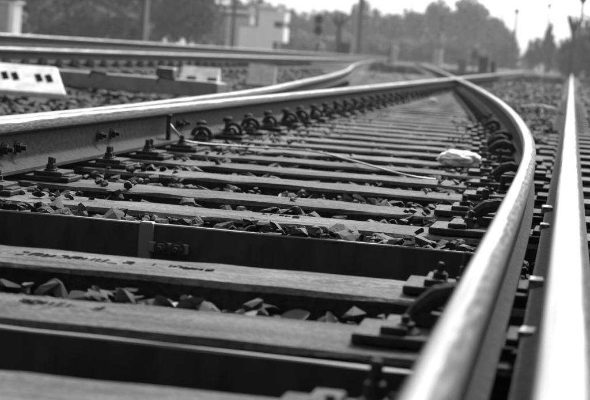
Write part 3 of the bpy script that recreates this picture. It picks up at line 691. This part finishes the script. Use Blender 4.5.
def thin_pole(u, vt, y_, wpx, label, cap=None, bars=()):
    b_ = far_base(u, y_); H = top_h(u, vt, y_); r_ = px(y_, wpx) / 2
    e_ = empty('pole', b_); tag(e_, label, 'pole')
    link('shaft', MB().lathe([(r_ * 1.25, 0), (r_, H * .4), (r_ * .8, H)], 8).mesh('shaft', M['mast']), e_)
    if cap == 'ball': link('lamp', MB().lathe([(r_ * .6, H), (r_ * 2.2, H + r_ * 1.6), (r_ * 2.6, H + r_ * 3.4), (r_ * 1.8, H + r_ * 5.2), (r_ * .3, H + r_ * 6)], 10).mesh('lamp', M['mast'], True), e_)
    if cap == 'lamp': link('lamp', MB().box((r_, 0, H * .55), (r_ * 3.0, r_ * 3, H * .2), bev=r_ * .3).mesh('lamp', M['mast_pale']), e_)
    for z_ in bars: link('crossarm', MB().box((0, 0, H * z_), (r_ * 14, r_ * 1.2, r_ * 1.4)).mesh('crossarm', M['mast']), e_)
    return e_
thin_pole(231, -20, 120, 4.0, 'dark utility pole with crossarms beside the white signal building', bars=(.62, .52))
thin_pole(217, -16, 150, 2.4, 'slim dark pole behind the utility pole with crossarms')
thin_pole(439, 15, 150, 2.6, 'slender pole carrying a pale lamp box in front of the far trees', 'lamp')
thin_pole(408, -8, 220, 1.6, 'very thin pole rising above the far tree line')
thin_pole(499, -12, 220, 1.6, 'thin pole on the slope of the far tree line')
thin_pole(513, 14, 170, 2.0, 'thin pole with a round lamp beside the sky gap', 'ball')
thin_pole(545, 8, 190, 1.8, 'thin pole with a round lamp behind the columnar tree', 'ball')
thin_pole(578, 4, 110, 3.2, 'dark pole with a round lamp next to the pollarded trunk', 'ball')

# white signal building
y_ = 150; b = far_base(267, y_); e = empty('signal_building', b, R(-14)); tag(e, 'small white signal building with a balcony and a low wing', 'building')
k_ = y_ / FPX; H = top_h(267, 8, y_)
Wt = 17 * k_; D_ = 12 * k_
tw = link('wall', MB().box((-1 * k_, 0, H / 2), (Wt, D_ * 1.3, H)).mesh('wall', M['whitewash']), e)
link('roof', MB().box((4 * k_, -.1, H + .08), (Wt + 13 * k_, D_ * 1.9, .16), bev=.02).mesh('roof', M['whitewash']), e)
hw = top_h(248, 26, y_); 
wg = link('wing', MB().box((-20 * k_, .2, hw / 2), (19 * k_, D_, hw)).mesh('wing', M['whitewash']), e)
link('roof', MB().box((-20 * k_, .2, hw + .05), (20 * k_, D_ * 1.15, .1), bev=.02).mesh('roof', M['concrete_grey']), wg)
for z0, z1 in ((H * .72, H * .93), (H * .28, H * .58)):
    link('balcony', MB().box((12.8 * k_, -.1, (z0 + z1) / 2), (10.5 * k_, D_ * 1.4, z1 - z0), bev=.02).mesh('balcony', M['whitewash']), e)
link('window', MB().box((12 * k_, -.1, H * .65), (9 * k_, D_ * 1.3, H * .14)).mesh('window', M['window']), e)
link('door', MB().box((9.4 * k_, -.1, H * .14), (4 * k_, D_ * 1.2, H * .28)).mesh('door', M['window']), e)
for xx in (): link('window', MB().box((xx * k_, -D_ * .66, H * .78), (3.4 * k_, .05, H * .16)).mesh('window', M['window']), tw)
# pale grey shed behind it
y_ = 185; b = far_base(238, y_); k_ = y_ / FPX; H = top_h(238, 6, y_)
e = empty('shed', b, R(-10)); tag(e, 'pale grey gabled shed behind the white signal building', 'shed')
link('wall', MB().box((0, 0, H * .42), (24 * k_, 20 * k_, H * .84)).mesh('wall', M['greywall']), e)
link('roof', MB().add([(-13 * k_, -11 * k_, H * .83), (13 * k_, -11 * k_, H * .83), (13 * k_, 11 * k_, H * .83), (-13 * k_, 11 * k_, H * .83), (-13 * k_, 0, H), (13 * k_, 0, H)], [(0, 1, 5, 4), (2, 3, 4, 5), (0, 4, 3), (1, 2, 5), (0, 3, 2, 1)]).mesh('roof', M['concrete_grey']), e)

# colour light signal
y_ = 75; b = far_base(316, y_); k_ = y_ / FPX; H = top_h(316, 14, y_)
e = empty('signal', b); tag(e, 'railway signal with two dark square lamp heads on a post', 'signal')
link('post', MB().lathe([(1.3 * k_, 0), (1.1 * k_, H)], 8).mesh('post', M['mast']), e)
for z_ in (top_h(316, 19, y_), top_h(316, 29.5, y_)):
    hd = link('lamp_head', MB().box((0, -2 * k_, z_), (8 * k_, 3 * k_, 8 * k_), bev=.03).mesh('lamp_head', M['black']), e)
    for dz in (-2, 2):
        o = link('lens', MB().lathe([(1.3 * k_, 0), (1.5 * k_, .8 * k_)], 10).mesh('lens', M['window']), hd, (0, -3.5 * k_, z_ + dz * k_)); o.rotation_euler = (R(90), 0, 0)
link('plate', MB().box((0, -1.6 * k_, top_h(316, 40, y_)), (4 * k_, .03, 5 * k_)).mesh('plate', M['mast_pale']), e)

# pollarded trunks
def pollard(u, vt, y_, wpx, label, spread):
    b_ = far_base(u, y_); H = top_h(u, vt, y_); k2 = y_ / FPX; r0 = wpx * k2 / 2
    e_ = empty('pollarded_tree', b_); tag(e_, label, 'tree')
    link('trunk', MB().tube([(0, 0, 0), (r0 * .1, 0, H * .35), (0, 0, H * .6), (0, 0, H * .75)], [r0 * 1.25, r0, r0 * .95, r0 * 1.05], 10).mesh('trunk', M['bark'], True), e_)
    for sg, dx in ((-1, spread), (1, spread * 1.05), (1, spread * .3), (-1, spread * .45)):
        link('limb', MB().tube([(0, 0, H * .68), (sg * dx * .4 * k2, .1, H * .82), (sg * dx * .8 * k2, .05, H * .93), (sg * dx * k2, 0, H)], [r0 * .8, r0 * .7, r0 * .6, r0 * .5], 8).mesh('limb', M['bark'], True), e_)
    return e_
pollard(337, 13, 105, 4, 'bare forked trunk with spreading limbs beside the tall dark mast', 11)
pollard(571, 15, 105, 5, 'bare pollarded trunk with a flared top beside a lamp pole', 7)

# small huts, signs and boxes along the far line
def hut(u, v0, v1, wpx, y_, m, label, name='trackside_box'):
    k2 = y_ / FPX; b_ = far_base(u, y_); H = max(.3, top_h(u, v0, y_))
    e_ = empty(name, b_, R(-12)); tag(e_, label, 'cabinet')
    link('body', MB().box((0, 0, H / 2), (wpx * k2, wpx * k2 * .8, H), bev=.02).mesh('body', m), e_)
    link('lid', MB().box((0, 0, H + .03), (wpx * k2 * 1.12, wpx * k2 * .95, .06), bev=.01).mesh('lid', m), e_)
    link('door', MB().box((0, -wpx * k2 * .41, H * .5), (wpx * k2 * .7, .03, H * .75), bev=.005).mesh('door', m), e_)
hut(394, 48, 57, 4, 140, M['greywall'], 'narrow pale trackside box in front of the hazy trees')
hut(389, 49, 57, 5, 138, M['black'], 'dark box standing against the narrow pale trackside box')
hut(437.5, 50, 60, 8, 150, M['greywall'], 'wide pale trackside box below the lamp pole')
hut(345, 44, 54, 11, 95, M['black'], 'dark low cabinet between the forked trunk and the mast')
hut(463, 61, 68, 9, 75, M['concrete_grey'], 'low grey concrete box beside the far crossing of the rails')
hut(484, 58, 67, 10, 85, M['black'], 'black trackside box next to a round sign')
hut(494, 63, 69, 6, 85, M['black'], 'small black box beside the larger black trackside box')
y_ = 110; b = far_base(474, y_); k_ = y_ / FPX; H = top_h(474, 55, y_)
e = empty('round_sign', b); tag(e, 'dark oval sign on a short post by the black box', 'sign')
link('post', MB().lathe([(.8 * k_, 0), (.8 * k_, H)], 8).mesh('post', M['mast']), e)
o = link('disc', MB().lathe([(3.4 * k_, 0), (3.4 * k_, .06)], 20).mesh('disc', M['mast']), e, (0, -1 * k_, H)); o.rotation_euler = (R(90), 0, 0); o.scale = (1, 1.6, 1)

# ------------------------------------------------------------------ trees
def crown_mesh(seed, shape, nclump=150, per=44):
    rg = np.random.default_rng(seed); V = []; F = []; S = []; b_ = 0
    for c in range(nclump):
        while True:
            p = rg.uniform(-1, 1, 3)
            if np.linalg.norm(p) < 1 and (np.linalg.norm(p) > .45 or rg.random() < .35): break
        if shape == 'umbrella': p[2] = abs(p[2]) ** .8 * (1.25 - .5 * (p[0]**2 + p[1]**2)) - .15
        if shape == 'column': p[:2] *= 1 - .45 * max(0, p[2])
        sc = rg.uniform(.12, .24); sh = rg.uniform(.6, 1.5)
        n = per; q = rg.normal(size=(n, 3)); q /= np.linalg.norm(q, axis=1)[:, None]; q = p + q * sc * rg.uniform(.3, 1, (n, 1)) ** .6
        for k in range(n):
            d1 = rg.normal(size=3); d1 /= np.linalg.norm(d1); d2 = np.cross(d1, rg.normal(size=3)); d2 /= np.linalg.norm(d2) + 1e-9; l = rg.uniform(.035, .075)
            V += [q[k] - d1 * l, q[k] + d2 * l * .55, q[k] + d1 * l, q[k] - d2 * l * .55]; F.append((b_, b_ + 1, b_ + 2, b_ + 3)); b_ += 4; S += [sh * rg.uniform(.8, 1.2)] * 4
    me_ = bpy.data.meshes.new('crown'); me_.from_pydata([tuple(v) for v in V], [], F); me_.materials.append(M['foliage'])
    me_.attributes.new('shade', 'FLOAT', 'POINT').data.foreach_set('value', S); return me_
CROWN = {'round': [crown_mesh(k, 'round') for k in range(4)], 'umbrella': [crown_mesh(11, 'umbrella')], 'column': [crown_mesh(21, 'column')], 'bush': [crown_mesh(31, 'round', 90, 40)]}
tk = MB().tube([(0, 0, 0), (.02, .01, .25), (0, 0, .5), (.03, 0, .8)], [.045, .034, .028, .012], 8)
for a_ in range(6):
    an = a_ * 1.05; z0 = .22 + .07 * a_; tk.tube([(0, 0, z0), (.14 * math.cos(an), .14 * math.sin(an), z0 + .12), (.3 * math.cos(an), .3 * math.sin(an), z0 + .22)], [.018, .012, .005], 6)
trunk_me = tk.mesh('trunk', M['bark'], True)
def tree(u, vt, wpx, y_, kind, label, group, low=-.06, name='tree'):
    b_ = far_base(u, y_); H = top_h(u, vt, y_); k2 = y_ / FPX; r = wpx * k2 / 2
    e_ = empty(name, b_, random.uniform(0, 6.28)); tag(e_, label, 'tree', group)
    zl = H * low; c = link('crown', random.choice(CROWN[kind]), e_, (0, 0, (H + zl) / 2)); c.scale = (r, r, (H - zl) / 2 / .97)
    t_ = link('trunk', trunk_me, e_); t_.scale = (H * .8, H * .8, H * .95)
    return e_
G = 'trees of the hazy far grove'; LB = 'hazy broadleaf tree of the far grove'
for (u, vt, wp, y_) in ((-25, -45, 80, 108), (20, -38, 75, 104), (62, -30, 70, 110), (100, -42, 70, 102), (135, -30, 60, 110), (160, -20, 60, 116), (-5, 5, 60, 96), (45, 2, 50, 100), (82, 4, 62, 98), (122, 6, 55, 96), (215, -8, 60, 205), (250, -3, 56, 225),
                        (282, 7, 40, 235), (306, 12, 44, 240), (330, 10, 44, 235), (358, 4, 46, 250), (384, 13, 44, 240), (408, 10, 42, 245), (300, 32, 46, 200), (345, 34, 44, 205), (375, 36, 44, 200), (405, 38, 44, 205), (432, 36, 44, 205), (462, 38, 40, 200), (488, 34, 40, 215), (502, 40, 30, 205), (265, 30, 40, 205), (290, 20, 60, 300), (325, 18, 60, 305), (352, 14, 56, 310), (385, 18, 60, 300), (415, 14, 60, 310), (445, 14, 60, 305), (475, 16, 56, 300), (496, 32, 36, 300)):
    tree(u, vt, wp, y_, 'round', LB, G)
tree(186, -22, 60, 112, 'round', 'dense dark tree standing beside the utility pole with crossarms', None, .03)
for (u, vt, wp) in ((437, 6, 56), (468, 3, 60)): tree(u, vt, wp, 260, 'umbrella', 'tall flat-topped tree rising above the far tree line', 'flat-topped trees of the far grove', .03)
for (u, vt, wp) in ((494, 20, 34), (507, 30, 24)): tree(u, vt, wp, 250, 'round', 'lower tree at the end of the far tree line by the sky gap', 'trees at the end of the grove')
tree(548, 24, 15, 170, 'column', 'dark columnar tree rising alone between two sky gaps', None, .02)
tree(535, 37, 20, 175, 'round', 'rounded bushy tree at the foot of the columnar tree', None, .02)
for (u, vt, wp, y_) in ((590, 14, 34, 140), (612, 4, 50, 150), (566, 40, 18, 150), (581, 34, 22, 145), (527, 52, 16, 180), (556, 48, 18, 170), (518, 56, 14, 190), (563, 36, 16, 130), (574, 28, 20, 120), (588, 22, 28, 118), (598, 30, 30, 112), (570, 52, 22, 115)):
    tree(u, vt, wp, y_, 'bush', 'grey bushy tree of the clump around the pollarded trunk', 'trees around the pollarded trunk', .02)

# ------------------------------------------------------------------ weeds in the far ballast
V = []; F = []; S = []; b_ = 0
for _ in range(2600):
    y_ = random.uniform(30, 95); lane = random.random()
    if lane < .35: x_ = random.uniform(Bx(y_) + .2, Cx(y_) - .2)
    elif lane < .6: x_ = Cx(y_) + random.uniform(.4, 5)
    elif lane < .85: x_ = random.uniform(Fx(y_) - 9, Fx(y_) - .8)
    else: x_ = random.uniform(Dx(y_) + .2, Bx(y_) - .2)
    z_ = gh(x_, y_); sh = random.uniform(.6, 1.5)
    for k in range(6):
        a_ = random.uniform(0, 6.28); h_ = random.uniform(.05, .2); l_ = random.uniform(.02, .12); wd = .012
        ox, oy = random.uniform(-.08, .08), random.uniform(-.08, .08)
        V += [(x_ + ox - wd, y_ + oy, z_), (x_ + ox + wd, y_ + oy, z_), (x_ + ox + l_ * math.cos(a_), y_ + oy + l_ * math.sin(a_), z_ + h_)]; F.append((b_, b_ + 1, b_ + 2)); b_ += 3; S += [sh] * 3
me = bpy.data.meshes.new('weeds'); me.from_pydata(V, [], F); me.materials.append(M['grass']); me.attributes.new('shade', 'FLOAT', 'POINT').data.foreach_set('value', S)
tag(link('weeds', me), 'sparse dry weeds growing between the far tracks', 'weeds', kind='stuff')

# ------------------------------------------------------------------ haze
hm = bpy.data.materials.new('haze_air'); hm.use_nodes = True; t = hm.node_tree
for n in list(t.nodes):
    if n.type == 'BSDF_PRINCIPLED': t.nodes.remove(n)
pv = t.nodes.new('ShaderNodeVolumePrincipled'); pv.inputs['Color'].default_value = (.9, .9, .9, 1); pv.inputs['Density'].default_value = 0.00036; pv.inputs['Anisotropy'].default_value = 0.2
out = [n for n in t.nodes if n.type == 'OUTPUT_MATERIAL'][0]; t.links.new(pv.outputs[0], out.inputs['Volume'])
tag(link('haze', MB().box((0, 450, 10), (1900, 1560, 22)).mesh('haze', hm)), 'pale haze hanging over the tracks and the far grove', 'haze', kind='stuff')
